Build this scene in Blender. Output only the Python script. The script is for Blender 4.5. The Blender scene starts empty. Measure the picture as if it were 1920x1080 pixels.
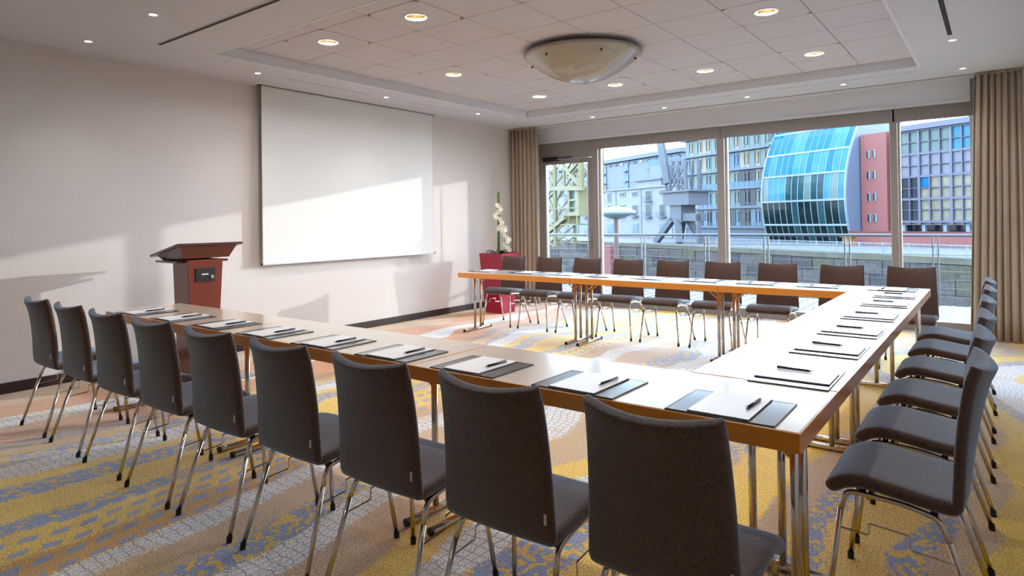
import bpy, bmesh, math, random
from mathutils import Vector, Matrix
random.seed(7)
S = bpy.context.scene
COL = S.collection
pi = math.pi

# ------------------------------------------------------------------ camera
yaw, pitch, roll = -0.6469, 0.0095, -0.0139
CAM = Vector((6.5569, 0.3854, 1.367))
fw = Vector((math.sin(yaw)*math.cos(pitch), math.cos(yaw)*math.cos(pitch), math.sin(pitch)))
r0 = Vector((math.cos(yaw), -math.sin(yaw), 0)); u0 = r0.cross(fw)
rt = math.cos(roll)*r0 + math.sin(roll)*u0
up = -math.sin(roll)*r0 + math.cos(roll)*u0
cd = bpy.data.cameras.new('camera'); cam = bpy.data.objects.new('camera', cd); COL.objects.link(cam)
m = Matrix((rt, up, -fw)).transposed().to_4x4(); m.translation = CAM
cam.matrix_world = m
cd.sensor_width = 36; cd.lens = 1205.55/1920*36; cd.shift_y = -(540-402.7)/1920
cd.clip_start = .02; cd.clip_end = 600
S.camera = cam

# ------------------------------------------------------------------ world, sun, exposure
SKY_STRENGTH = 13.0; SUN_STRENGTH = 1.5; DOWNLIGHT_W = 11.0; SPOT_W = 2.4
S.view_settings.view_transform = 'Standard'; S.view_settings.look = 'None'
S.view_settings.gamma = 1; S.view_settings.use_curve_mapping = False
S.view_settings.exposure = 0.36
W = bpy.data.worlds.new('sky'); S.world = W; W.use_nodes = True
nt = W.node_tree; nt.nodes.clear()
wo = nt.nodes.new('ShaderNodeOutputWorld'); bg = nt.nodes.new('ShaderNodeBackground')
tc = nt.nodes.new('ShaderNodeTexCoord'); sx = nt.nodes.new('ShaderNodeSeparateXYZ')
rp = nt.nodes.new('ShaderNodeValToRGB'); nz = nt.nodes.new('ShaderNodeTexNoise')
mp = nt.nodes.new('ShaderNodeMapping'); mx = nt.nodes.new('ShaderNodeMix'); mx.data_type = 'RGBA'
rr = nt.nodes.new('ShaderNodeValToRGB')
nt.links.new(tc.outputs['Generated'], sx.inputs[0]); nt.links.new(sx.outputs['Z'], rp.inputs[0])
e = rp.color_ramp.elements
e[0].position = 0.0; e[0].color = (.62, .80, .98, 1)
e[1].position = 1.0; e[1].color = (.22, .42, .85, 1)
k = e.new(.18); k.color = (.52, .73, 1, 1)
k = e.new(.45); k.color = (.42, .64, .98, 1)
nt.links.new(tc.outputs['Generated'], mp.inputs[0]); mp.inputs['Scale'].default_value = (2, 2, 6)
nt.links.new(mp.outputs[0], nz.inputs['Vector']); nz.inputs['Scale'].default_value = 1.6; nz.inputs['Detail'].default_value = 6
nt.links.new(nz.outputs[0], rr.inputs[0]); rr.color_ramp.elements[0].position = .5; rr.color_ramp.elements[1].position = .68
nt.links.new(rr.outputs[0], mx.inputs[0]); nt.links.new(rp.outputs[0], mx.inputs[6]); mx.inputs[7].default_value = (.95, .97, .95, 1)
nt.links.new(mx.outputs[2], bg.inputs[0]); bg.inputs[1].default_value = SKY_STRENGTH
nt.links.new(bg.outputs[0], wo.inputs[0])
sd = bpy.data.lights.new('sun', 'SUN'); sd.energy = SUN_STRENGTH; sd.angle = math.radians(.5); sd.color = (1, .97, .92)
so = bpy.data.objects.new('sun', sd); COL.objects.link(so); so.location = (9, 20, 8)
so.rotation_euler = Vector((-1, -1.8, -.34)).to_track_quat('-Z', 'Y').to_euler()

# ------------------------------------------------------------------ helpers
def lin(c):
    return tuple(((v/255)/12.92 if v/255 <= .04045 else ((v/255+.055)/1.055)**2.4) for v in c)
SC = [1.0]
def new_mat(name):
    m = bpy.data.materials.new(name); m.use_nodes = True
    return m, m.node_tree, m.node_tree.nodes['Principled BSDF']
def mat(name, rgb, rough=.5, metal=0, spec=.5, var=0, scale=8, bump=0, bscale=60, sheen=0, coat=0, stretch=(1, 1, 1), emit=None, estr=0, trans=0, ior=1.45, coatr=.1, hard=0):
    m, t, b = new_mat(name)
    c = tuple(v*SC[0] for v in lin(rgb))+(1,)
    b.inputs['Base Color'].default_value = c; b.inputs['Roughness'].default_value = rough
    b.inputs['Metallic'].default_value = metal; b.inputs['Specular IOR Level'].default_value = spec
    b.inputs['Sheen Weight'].default_value = sheen; b.inputs['Coat Weight'].default_value = coat
    b.inputs['Coat Roughness'].default_value = coatr
    b.inputs['Transmission Weight'].default_value = trans; b.inputs['IOR'].default_value = ior
    if emit: b.inputs['Emission Color'].default_value = lin(emit)+(1,); b.inputs['Emission Strength'].default_value = estr
    if var or bump:
        g = t.nodes.new('ShaderNodeTexCoord'); mpn = t.nodes.new('ShaderNodeMapping'); mpn.inputs['Scale'].default_value = stretch
        t.links.new(g.outputs['Object'], mpn.inputs[0])
    if var:
        n = t.nodes.new('ShaderNodeTexNoise'); n.inputs['Scale'].default_value = scale; n.inputs['Detail'].default_value = 5
        t.links.new(mpn.outputs[0], n.inputs['Vector'])
        mm = t.nodes.new('ShaderNodeMix'); mm.data_type = 'RGBA'
        if hard:
            h = t.nodes.new('ShaderNodeMapRange'); h.inputs[1].default_value = .42; h.inputs[2].default_value = .58
            t.links.new(n.outputs[0], h.inputs[0]); t.links.new(h.outputs[0], mm.inputs[0])
        else: t.links.new(n.outputs[0], mm.inputs[0])
        mm.inputs[6].default_value = tuple(v*(1-var) for v in c[:3])+(1,)
        mm.inputs[7].default_value = tuple(min(1, v*(1+var)) for v in c[:3])+(1,)
        t.links.new(mm.outputs[2], b.inputs['Base Color'])
    if bump:
        n = t.nodes.new('ShaderNodeTexNoise'); n.inputs['Scale'].default_value = bscale; n.inputs['Detail'].default_value = 3
        t.links.new(mpn.outputs[0], n.inputs['Vector'])
        bp = t.nodes.new('ShaderNodeBump'); bp.inputs['Strength'].default_value = bump; bp.inputs['Distance'].default_value = .01
        t.links.new(n.outputs[0], bp.inputs['Height']); t.links.new(bp.outputs[0], b.inputs['Normal'])
    return m
def glass_mat(name, tint, refl=.08, rough=.0):
    m = bpy.data.materials.new(name); m.use_nodes = True; t = m.node_tree; t.nodes.clear()
    o = t.nodes.new('ShaderNodeOutputMaterial'); mixs = t.nodes.new('ShaderNodeMixShader')
    tr = t.nodes.new('ShaderNodeBsdfTransparent'); gl = t.nodes.new('ShaderNodeBsdfGlossy'); fr = t.nodes.new('ShaderNodeFresnel')
    tr.inputs[0].default_value = tint+(1,); gl.inputs['Roughness'].default_value = rough; fr.inputs[0].default_value = 1.3
    t.links.new(fr.outputs[0], mixs.inputs[0]); t.links.new(tr.outputs[0], mixs.inputs[1]); t.links.new(gl.outputs[0], mixs.inputs[2])
    t.links.new(mixs.outputs[0], o.inputs[0]); return m
def tag(o, label=None, cat=None, group=None, kind=None):
    if label: o['label'] = label
    if cat: o['category'] = cat
    if group: o['group'] = group
    if kind: o['kind'] = kind
    return o
def empty(name, loc=(0, 0, 0), rz=0, parent=None):
    o = bpy.data.objects.new(name, None); COL.objects.link(o); o.location = loc; o.rotation_euler = (0, 0, rz)
    o.empty_display_size = .1
    if parent: o.parent = parent
    return o
def obj(name, bm, material, parent=None, loc=None, smooth=False, rz=0):
    me = bpy.data.meshes.new(name)
    if isinstance(bm, bmesh.types.BMesh):
        bmesh.ops.recalc_face_normals(bm, faces=bm.faces)
        bm.to_mesh(me); bm.free()
    else: me = bm
    if not me.materials: me.materials.append(material)
    if smooth:
        for p in me.polygons: p.use_smooth = True
    o = bpy.data.objects.new(name, me); COL.objects.link(o)
    if parent: o.parent = parent
    if loc is not None: o.location = loc
    if rz: o.rotation_euler = (0, 0, rz)
    return o
def link_mesh(name, me, parent=None, loc=(0, 0, 0), rot=None):
    o = bpy.data.objects.new(name, me); COL.objects.link(o); o.location = loc
    if rot: o.rotation_euler = rot
    if parent: o.parent = parent
    return o
def box(bm, x0, x1, y0, y1, z0, z1, bev=0):
    v = [bm.verts.new(p) for p in ((x0,y0,z0),(x1,y0,z0),(x1,y1,z0),(x0,y1,z0),(x0,y0,z1),(x1,y0,z1),(x1,y1,z1),(x0,y1,z1))]
    fs = [bm.faces.new([v[i] for i in q]) for q in ((0,3,2,1),(4,5,6,7),(0,1,5,4),(1,2,6,5),(2,3,7,6),(3,0,4,7))]
    if bev:
        es = {e for f in fs for e in f.edges}
        bmesh.ops.bevel(bm, geom=list(es), offset=bev, segments=2, affect='EDGES', profile=.5)
    return bm
def B(*a, **k): return box(bmesh.new(), *a, **k)
def fillet(pts, r, n=5):
    out = [Vector(pts[0])]
    for i in range(1, len(pts)-1):
        p = Vector(pts[i]); a = Vector(pts[i-1])-p; b = Vector(pts[i+1])-p
        rr_ = min(r, a.length*.45, b.length*.45)
        a = p+a.normalized()*rr_; b = p+b.normalized()*rr_
        for j in range(n+1):
            t = j/n; out.append(a*(1-t)**2+p*2*t*(1-t)+b*t*t)
    out.append(Vector(pts[-1])); return out
def tube(bm, pts, r, seg=8, cap=True):
    pts = [Vector(p) for p in pts]; rings = []
    t0 = (pts[1]-pts[0]).normalized()
    ref = Vector((0, 0, 1)) if abs(t0.z) < .9 else Vector((1, 0, 0))
    nn = t0.cross(ref).normalized()
    for i, p in enumerate(pts):
        t = ((pts[i+1]-p) if i == 0 else (p-pts[i-1]) if i == len(pts)-1 else (pts[i+1]-pts[i-1])).normalized()
        nn = (nn-t*nn.dot(t)).normalized(); b = t.cross(nn)
        ri = r[i] if isinstance(r, (list, tuple)) else r
        rings.append([bm.verts.new(p+(nn*math.cos(2*pi*k/seg)+b*math.sin(2*pi*k/seg))*ri) for k in range(seg)])
    for a, b in zip(rings, rings[1:]):
        for k in range(seg): bm.faces.new((a[k], a[(k+1) % seg], b[(k+1) % seg], b[k]))
    if cap: bm.faces.new(rings[0][::-1]); bm.faces.new(rings[-1])
    return bm
def T(pts, r, seg=8): return tube(bmesh.new(), pts, r, seg)
def lathe(bm, prof, seg=24, c=(0, 0, 0), cap=False):
    rings = [[bm.verts.new((c[0]+r*math.cos(2*pi*k/seg), c[1]+r*math.sin(2*pi*k/seg), c[2]+z)) for k in range(seg)] for r, z in prof]
    for a, b in zip(rings, rings[1:]):
        for k in range(seg): bm.faces.new((a[k], a[(k+1) % seg], b[(k+1) % seg], b[k]))
    if cap: bm.faces.new(rings[0][::-1]); bm.faces.new(rings[-1])
    return bm
def beam(bm, a, b, w, d=None):
    """rectangular bar between two points"""
    a = Vector(a); b = Vector(b); d = d or w
    t = (b-a).normalized(); ref = Vector((0, 0, 1)) if abs(t.z) < .95 else Vector((1, 0, 0))
    s = t.cross(ref).normalized(); q = s.cross(t)
    v = [bm.verts.new(p+s*i*w/2+q*j*d/2) for p in (a, b) for i, j in ((-1,-1),(1,-1),(1,1),(-1,1))]
    for f in ((0,1,2,3),(7,6,5,4),(0,4,5,1),(1,5,6,2),(2,6,7,3),(3,7,4,0)): bm.faces.new([v[i] for i in f])
    return bm
KIDS = {}
def copy_tree(o, parent=None):
    c = o.copy(); COL.objects.link(c)
    if parent: c.parent = parent
    for ch in o.children: copy_tree(ch, c)
    return c

# ------------------------------------------------------------------ materials
M = {}
M['wall'] = mat('wallpaper', (216, 210, 208), .75, var=.05, scale=14, stretch=(1, 9, .25), bump=.12, bscale=90)
M['white'] = mat('white_paint', (218, 220, 228), .7, var=.015, scale=3)
M['ceil'] = mat('ceiling_plaster', (206, 208, 218), .8, var=.02, scale=2)
M['tile'] = mat('ceiling_tile', (204, 202, 210), .85, var=.03, scale=30, bump=.1, bscale=400)
M['tgrid'] = mat('tile_grid', (150, 146, 142), .6)
M['black'] = mat('black_gap', (14, 13, 13), .6)
M['base'] = mat('dark_baseboard', (52, 34, 34), .4, var=.1)
M['chrome'] = mat('chrome', (205, 200, 192), .16, metal=1, var=.06, scale=40)
M['steel'] = mat('brushed_steel', (178, 176, 172), .32, metal=1, var=.08, scale=60)
M['rubber'] = mat('black_rubber', (18, 18, 19), .5)
M['frame'] = mat('window_frame_paint', (140, 133, 132), .45, var=.03, scale=6)
M['reveal'] = mat('frame_reveal', (205, 204, 198), .5)
M['glass'] = glass_mat('pane_glass', (.97, .985, .975))
M['top'] = mat('pale_beech_laminate', (216, 198, 178), .35, var=.05, scale=5, stretch=(.4, 7, 1), coat=1, coatr=.16)
M['honey'] = mat('honey_beech_edge', (238, 152, 48), .38, var=.16, scale=9, stretch=(1.2, 1.2, 12), coat=1, coatr=.15)
M['leather'] = mat('black_leather', (30, 31, 35), .33, var=.1, scale=50, bump=.03, bscale=500, coat=1, coatr=.10)
M['paper'] = mat('white_paper', (246, 246, 250), .4, var=.01, coat=.3, coatr=.3)
M['penm'] = mat('pen_lacquer', (34, 32, 34), .25)
M['red'] = mat('magenta_gloss_planter', (160, 14, 56), .22, var=.04, scale=3, coat=.5)
M['soil'] = mat('dark_soil', (46, 34, 26), .9, bump=.6, bscale=60, var=.3)
M['leaf'] = mat('orchid_leaf', (34, 84, 50), .35, var=.25, scale=10)
M['stem'] = mat('bamboo_cane', (88, 112, 52), .4, var=.25, scale=20, stretch=(1, 1, .3))
M['petal'] = mat('orchid_petal', (244, 243, 230), .5, var=.04, scale=40)
M['screen'] = mat('projection_fabric', (226, 228, 228), .85, var=.012, scale=2)
M['maho'] = mat('mahogany', (112, 44, 26), .3, var=.25, scale=5, stretch=(3, 3, .35), coat=.35)
M['maho_d'] = mat('dark_mahogany', (66, 32, 26), .3, var=.2, scale=5, coat=.4)
M['curtain'] = mat('taupe_curtain', (172, 155, 138), .85, var=.06, scale=6, sheen=.25, bump=.1, bscale=300)
M['brown'] = mat('chair_fabric', (80, 55, 42), .6, var=.55, scale=290, sheen=1, spec=.5, bump=.35, bscale=300, hard=1)
_b = M['brown'].node_tree.nodes['Principled BSDF']; _b.inputs['Sheen Roughness'].default_value = .4; _b.inputs['Sheen Tint'].default_value = (.52, .76, 1, 1)  # blue tint puts the sky's sheen on the seats into the fabric
for _k in ('top', 'honey'): M[_k].node_tree.nodes['Principled BSDF'].inputs['Coat IOR'].default_value = 1.52
M['seam'] = mat('chair_seam', (38, 30, 28), .8)
M['label'] = mat('fabric_tag', (190, 186, 182), .6)
M['bowl'] = None

# carpet
def carpet():
    m, t, b = new_mat('patterned_carpet'); N = t.nodes; Lk = t.links
    geo = N.new('ShaderNodeNewGeometry'); sp = N.new('ShaderNodeSeparateXYZ'); Lk.new(geo.outputs['Position'], sp.inputs[0])
    X, Y = sp.outputs['X'], sp.outputs['Y']
    def mth(op, a, b_=None, c=None):
        n = N.new('ShaderNodeMath'); n.operation = op
        for i, v in enumerate((a, b_, c)):
            if v is None: continue
            if isinstance(v, (int, float)): n.inputs[i].default_value = v
            else: Lk.new(v, n.inputs[i])
        return n.outputs[0]
    def noise(vec, sc, det=2):
        n = N.new('ShaderNodeTexNoise'); n.inputs['Scale'].default_value = sc; n.inputs['Detail'].default_value = det
        Lk.new(vec, n.inputs['Vector']); return n.outputs[0]
    def comb(a, b_, c=0):
        n = N.new('ShaderNodeCombineXYZ')
        for i, v in enumerate((a, b_, c)):
            if isinstance(v, (int, float)): n.inputs[i].default_value = v
            else: Lk.new(v, n.inputs[i])
        return n.outputs[0]
    pos = geo.outputs['Position']
    n1 = mth('SUBTRACT', noise(comb(mth('MULTIPLY', X, .6), mth('MULTIPLY', Y, .8)), .8, 1), .5)
    n2 = mth('SUBTRACT', noise(comb(X, Y), 2.2, 1), .5)
    far = N.new('ShaderNodeMapRange'); far.inputs[1].default_value = 2.0; far.inputs[2].default_value = 5.0; Lk.new(Y, far.inputs[0])
    amp = mth('ADD', .25, mth('MULTIPLY', far.outputs[0], 1.3))
    sw = mth('MULTIPLY', mth('SINE', mth('ADD', mth('MULTIPLY', Y, 1.1), X)), .09)
    w = mth('ADD', mth('ADD', X, sw), mth('ADD', mth('MULTIPLY', n1, amp), mth('MULTIPLY', n2, .16)))
    fac = mth('DIVIDE', w, 7.4)
    yel, och, ora, tan_, blu, cmb, brn = (232,194,70), (204,154,52), (200,134,70), (200,172,138), (136,146,176), (226,224,222), (150,124,100)
    bands = [(-.5,tan_),(.5,ora),(.85,cmb),(1.12,ora),(1.5,brn),(1.62,och),(1.74,blu),(1.92,cmb),(2.14,yel),(2.26,blu),(2.46,yel),(2.76,blu),(2.9,yel),
             (3.2,och),(3.42,cmb),(3.62,tan_),(3.86,blu),(4.06,cmb),(4.28,tan_),(4.6,yel),(4.82,cmb),(5.02,blu),(5.24,yel),(5.6,tan_),(5.76,blu),(5.92,yel),(6.16,blu),(6.32,tan_),(6.45,yel),(6.66,blu),(6.8,cmb),(7.1,yel)]
    def ramp(vals, interp='LINEAR'):
        r = N.new('ShaderNodeValToRGB'); el = r.color_ramp; el.interpolation = interp
        while len(el.elements) > 1: el.elements.remove(el.elements[0])
        for i, (p, c) in enumerate(vals):
            q = min(1, max(0, p/7.4))
            if i == 0: el.elements[0].position = q; el.elements[0].color = c
            else: el.elements.new(q).color = c
        Lk.new(fac_j, r.inputs[0]); return r.outputs[0]
    jit = mth('MULTIPLY', mth('SUBTRACT', noise(pos, 60, 2), .5), .020)
    fac_j = mth('ADD', fac, jit)
    col = ramp([(p, lin(c)+(1,)) for p, c in bands], 'CONSTANT')
    msk = ramp([(p, (1,1,1,1) if c == cmb else (0,0,0,1)) for p, c in bands], 'CONSTANT')
    msb = ramp([(p, (1,1,1,1) if c == blu else (0,0,0,1)) for p, c in bands], 'CONSTANT')
    vo = N.new('ShaderNodeTexVoronoi'); vo.feature = 'DISTANCE_TO_EDGE'; vo.inputs['Scale'].default_value = 1
    warp = comb(mth('MULTIPLY', w, 25), mth('MULTIPLY', Y, 19))
    Lk.new(warp, vo.inputs['Vector']); vo.inputs['Randomness'].default_value = .38
    line = mth('LESS_THAN', vo.outputs['Distance'], .06)
    def mixc(f, a, b_):
        n = N.new('ShaderNodeMix'); n.data_type = 'RGBA'
        for i, v in ((0, f), (6, a), (7, b_)):
            if isinstance(v, (int, float)): n.inputs[i].default_value = v
            elif isinstance(v, tuple): n.inputs[i].default_value = v
            else: Lk.new(v, n.inputs[i])
        return n.outputs[2]
    col = mixc(mth('MULTIPLY', line, mth('ADD', .14, mth('MULTIPLY', msk, .6))), col, lin((112,100,92))+(1,))
    # cells of blue bands broken up by yellow
    vc = N.new('ShaderNodeTexVoronoi'); vc.inputs['Scale'].default_value = 1.9; Lk.new(warp, vc.inputs['Vector'])
    sc = N.new('ShaderNodeSeparateColor'); Lk.new(vc.outputs['Color'], sc.inputs[0])
    col = mixc(mth('MULTIPLY', mth('GREATER_THAN', sc.outputs[0], .62), mth('MULTIPLY', msb, .8)), col, lin(yel)+(1,))
    # dash rows
    rows = mth('GREATER_THAN', mth('SINE', mth('MULTIPLY', w, 2*pi/.125)), .25)
    dsh = mth('GREATER_THAN', mth('SINE', mth('ADD', mth('MULTIPLY', Y, 2*pi/.115), mth('MULTIPLY', w, 30))), -.35)
    inb = mth('MULTIPLY', mth('GREATER_THAN', w, 2.88), mth('LESS_THAN', w, 3.42))
    col = mixc(mth('MULTIPLY', mth('MULTIPLY', rows, dsh), mth('MULTIPLY', inb, .9)), col, lin(blu)+(1,))
    # broad tone drift and fibre speckle
    dr = noise(pos, 1.1, 3)
    col = mixc(mth('MULTIPLY', mth('GREATER_THAN', dr, .56), .22), col, lin(och)+(1,))
    spk = noise(pos, 130, 3)
    mr = N.new('ShaderNodeMapRange'); mr.inputs[1].default_value = .3; mr.inputs[2].default_value = .7; mr.inputs[3].default_value = .35; mr.inputs[4].default_value = 1.75
    Lk.new(spk, mr.inputs[0])
    hs = N.new('ShaderNodeHueSaturation'); Lk.new(mr.outputs[0], hs.inputs['Value']); Lk.new(col, hs.inputs['Color']); hs.inputs['Saturation'].default_value = 1.25
    Lk.new(hs.outputs[0], b.inputs['Base Color'])
    b.inputs['Roughness'].default_value = .85; b.inputs['Sheen Weight'].default_value = .6
    bp = N.new('ShaderNodeBump'); bp.inputs['Strength'].default_value = .6; bp.inputs['Distance'].default_value = .006
    Lk.new(spk, bp.inputs['Height']); Lk.new(bp.outputs[0], b.inputs['Normal'])
    return m
M['carpet'] = carpet()

# ------------------------------------------------------------------ room shell
ZC, ZT = 2.904, 3.0          # border ceiling, raised tile field
TX0, TX1, TY0, TY1 = .93, 5.95, 3.36, 8.23
YW = 9.4                     # window plane
YB = -1.6
st = lambda n, bm, m_, p=None: tag(obj(n, bm, m_, p), kind='structure') if p is None else obj(n, bm, m_, p)
st('floor', B(0, 6.8, YB, YW, -.1, 0), M['carpet'])
st('wall_left', B(-.15, 0, YB, YW+.1, -.1, 3.3), M['wall'])
st('wall_right', B(6.8, 6.95, YB, YW+.1, -.1, 3.3), M['white'])
st('wall_back', B(-.15, 6.95, YB-.15, YB, -.1, 3.3), M['wall'])
ce = st('ceiling', B(0, TX0, YB, YW+.1, ZC, 3.25), M['ceil'])
st('border', B(TX1, 6.8, YB, YW+.1, ZC, 3.25), M['ceil'], ce)
st('border', B(TX0, TX1, YB, TY0, ZC, 3.25), M['ceil'], ce)
st('border', B(TX0, TX1, TY1, YW+.1, ZC, 3.25), M['ceil'], ce)
st('roof_slab', B(0, 6.8, YB, YW+.1, 3.25, 3.4), M['ceil'], ce)
# cove edging of the tray (thin white rim)
bm = bmesh.new()
box(bm, TX0, TX0+.035, TY0, TY1, ZC-.002, ZT+.01); box(bm, TX1-.03, TX1, TY0, TY1, ZC-.002, ZT+.01)
box(bm, TX0+.035, TX1-.03, TY1-.03, TY1, ZC-.002, ZT+.01); box(bm, TX0+.035, TX1-.03, TY0, TY0+.03, ZC-.002, ZT+.01)
obj('tray_rim', bm, M['white'], ce)
PX, GX, GY = .557, .94, 3.73
def plate(x0, x1, y0, y1, z, h):
    bm = bmesh.new(); g = .0035; c = .004
    a = (x0+g, x1-g, y0+g, y1-g)
    lo = [(a[0]+c,a[2]+c,z),(a[1]-c,a[2]+c,z),(a[1]-c,a[3]-c,z),(a[0]+c,a[3]-c,z)]
    mi = [(a[0],a[2],z+c),(a[1],a[2],z+c),(a[1],a[3],z+c),(a[0],a[3],z+c)]
    hi = [(x,y,z+h) for x,y,_ in mi]
    L_ = [[bm.verts.new(p) for p in q] for q in (lo, mi, hi)]
    bm.faces.new(L_[0][::-1]); bm.faces.new(L_[2])
    for p, q in zip(L_, L_[1:]):
        for k in range(4): bm.faces.new((p[k], p[(k+1)%4], q[(k+1)%4], q[k]))
    return bm
def plate_hole(x0, x1, y0, y1, z, h, r):
    bm = bmesh.new(); g = .0035; x0 += g; x1 -= g; y0 += g; y1 -= g
    cx, cy = (x0+x1)/2, (y0+y1)/2; n = 32; rings = []
    for zz in (z, z+h):
        inn, out = [], []
        for k in range(n):
            a = 2*pi*(k+.5)/n; ca, sa = math.cos(a), math.sin(a); s = (x1-x0)/2/max(abs(ca), abs(sa))
            inn.append(bm.verts.new((cx+r*ca, cy+r*sa, zz))); out.append(bm.verts.new((cx+s*ca, cy+s*sa, zz)))
        rings.append((inn, out))
    for k in range(n):
        j = (k+1) % n
        bm.faces.new((rings[0][0][k], rings[0][0][j], rings[0][1][j], rings[0][1][k]))
        bm.faces.new((rings[1][0][k], rings[1][0][j], rings[1][1][j], rings[1][1][k]))
        bm.faces.new((rings[0][0][k], rings[0][0][j], rings[1][0][j], rings[1][0][k]))
        bm.faces.new((rings[0][1][k], rings[0][1][j], rings[1][1][j], rings[1][1][k]))
    return bm
DL = [(ix, iy) for iy in (0, 3, 6) for ix in (1, 3, 5, 7)]
DL = [d for d in DL if d not in ((3, 3), (5, 3))]
xs = [TX0+.035]+[GX+PX*k for k in range(1, 9)]+[TX1-.03]
ys = [TY0+.03]+[GY+PX*k for k in range(0, 9)]
full = None
for j in range(len(ys)-1):
    for i in range(len(xs)-1):
        cell = (i, j-1)
        if cell in DL: obj('ceiling_tile', plate_hole(xs[i], xs[i+1], ys[j], ys[j+1], ZT, .02, .085), M['tile'], ce)
        else: obj('ceiling_tile', plate(xs[i], xs[i+1], ys[j], ys[j+1], ZT, .02), M['tile'], ce)
bm = bmesh.new()
for x in xs[1:-1]: box(bm, x-.012, x+.012, ys[0], ys[-1]+.03, ZT+.006, ZT+.018)
for y in ys[1:]: box(bm, xs[0], xs[-1], y-.012, y+.012, ZT+.0065, ZT+.0185)
obj('tile_grid', bm, M['tgrid'], ce)

tag(obj('baseboard_left', B(0, .016, YB, YW, 0, .09, bev=.003), M['base']), kind='structure')

# window wall ---------------------------------------------------------
wf = st('wall_far', B(0, .36, YW, YW+.12, 0, ZC), M['white'])
obj('panel', B(6.33, 6.8, YW, YW+.12, 0, ZC), M['white'], wf)
obj('blind_box', B(.36, 6.33, YW-.12, YW+.12, 2.655, ZC), M['white'], wf)
obj('lower_lip', B(.36, 6.33, YW-.135, YW-.12, 2.645, 2.675), M['white'], wf)
FR = M['frame']
y0, y1 = YW-.03, YW+.07
def pane(n, x0, x1, z0=.12, z1=2.50):
    wdw = tag(empty('window_%d' % n, (0, 0, 0)), kind='structure')
    obj('top_frame', B(x0-.05, x1+.05, y0, y1, z1, 2.655, bev=.004), FR, wdw)
    obj('bottom_frame', B(x0-.05, x1+.05, y0, y1, 0, z0, bev=.004), FR, wdw)
    obj('glazing_bead', box(B(x0, x0+.025, y1-.05, y1, z0, z1), x1-.012, x1, y1-.05, y1, z0, z1), M['reveal'], wdw)
    obj('glass_pane', B(x0+.025, x1-.012, YW+.03, YW+.04, z0, z1), M['glass'], wdw)
    return wdw
w1 = pane(1, 1.50, 3.41); w2 = pane(2, 3.515, 5.53); w3 = pane(3, 5.605, 6.33)
for k, (a, b_) in enumerate(((1.40, 1.50), (3.41, 3.515), (5.53, 5.605)), 1):
    tag(obj('trim_%d' % k, B(a, b_, y0-.02, y1+.01, 0, 2.50, bev=.004), FR), kind='structure')
d = tag(empty('door_1', (0, 0, 0)), kind='structure')
obj('door_header', B(.36, 1.45, y0, y1, 2.385, 2.655, bev=.004), FR, d)
obj('jamb', B(.36, .42, y0, y1, 0, 2.385, bev=.003), FR, d)
bm = bmesh.new()
box(bm, .42, .49, y0+.01, y1-.01, .02, 2.375, bev=.003); box(bm, 1.30, 1.40, y0+.01, y1-.01, .02, 2.375, bev=.003)
box(bm, .49, 1.30, y0+.01, y1-.01, 2.30, 2.375, bev=.003); box(bm, .49, 1.30, y0+.01, y1-.01, .02, .14, bev=.003)
obj('door_leaf', bm, FR, d)
obj('glass_pane', B(.49, 1.30, YW+.015, YW+.025, .14, 2.30), M['glass'], d)
obj('threshold', B(.42, 1.40, y0, y1, 0, .018), M['steel'], d)
bm = B(.46, .74, y0-.05, y0+.0, 2.365, 2.415, bev=.006); beam(bm, (.74, y0-.03, 2.39), (1.02, y0-.02, 2.40), .022, .014); beam(bm, (.47, y0-.02, 2.35), (.80, y0-.035, 2.36), .02, .012)
obj('door_closer', bm, M['rubber'], d)
bm = tube(bmesh.new(), fillet([(1.345, y0, 1.02), (1.345, y0-.06, 1.02), (1.21, y0-.06, 1.02)], .02), .011, 8); box(bm, 1.33, 1.36, y0-.012, y0, .9, 1.08, bev=.003)
obj('lever_handle', bm, M['steel'], d)
obj('hanging_rod', T([(1.215, y1+.05, .1), (1.215, y1+.05, 2.28)], .012), M['steel'], d)

# curtain pocket line and curtains
tr_ = tag(obj('curtain_track', B(.60, 6.36, 9.02, 9.05, ZC-.006, ZC), M['tgrid']), 'thin grey curtain track running along the ceiling in front of the windows', 'curtain track')
def curtain(x0, x1, flare, n, label):
    t = empty('curtain', ((x0+x1)/2, 9.0, 0)); cx = (x0+x1)/2
    tag(t, label, 'curtain')
    cols = n*10; rows = 10; bm = bmesh.new(); g = []
    ph = [random.uniform(-.6, .6) for _ in range(n+1)]
    for j in range(rows+1):
        v = j/rows; z = .012+(ZC-.02)*v; row = []
        for i in range(cols+1):
            s = i/cols; f = s*n; k = int(min(n-1, f)); a = 2*pi*f+ph[k]*(1-(f-k))+ph[k+1]*(f-k)
            x = x0+(x1-x0)*s-cx
            x += flare*(1-v)*(1-s)*-1
            yy = .038*math.sin(a)*(.75+.25*math.sin(3*s+v*2))+.008*math.sin(2.3*a+4*v)
            row.append(bm.verts.new((x+.008*math.cos(a+v), yy, z)))
        g.append(row)
    for a, b_ in zip(g, g[1:]):
        for i in range(cols): bm.faces.new((a[i], a[i+1], b_[i+1], b_[i]))
    c = obj('cloth', bm, M['curtain'], t, smooth=True)
    md = c.modifiers.new('thick', 'SOLIDIFY'); md.thickness = .004
    obj('heading_tape', B(x0-cx, x1-cx, -.02, .02, ZC-.03, ZC-.006), M['curtain'], t)
curtain(.03, .59, 0, 7, 'taupe floor-length curtain in the corner behind the red planter')
curtain(6.37, 6.775, .08, 7, 'taupe floor-length curtain at the right end of the window wall')

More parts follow.
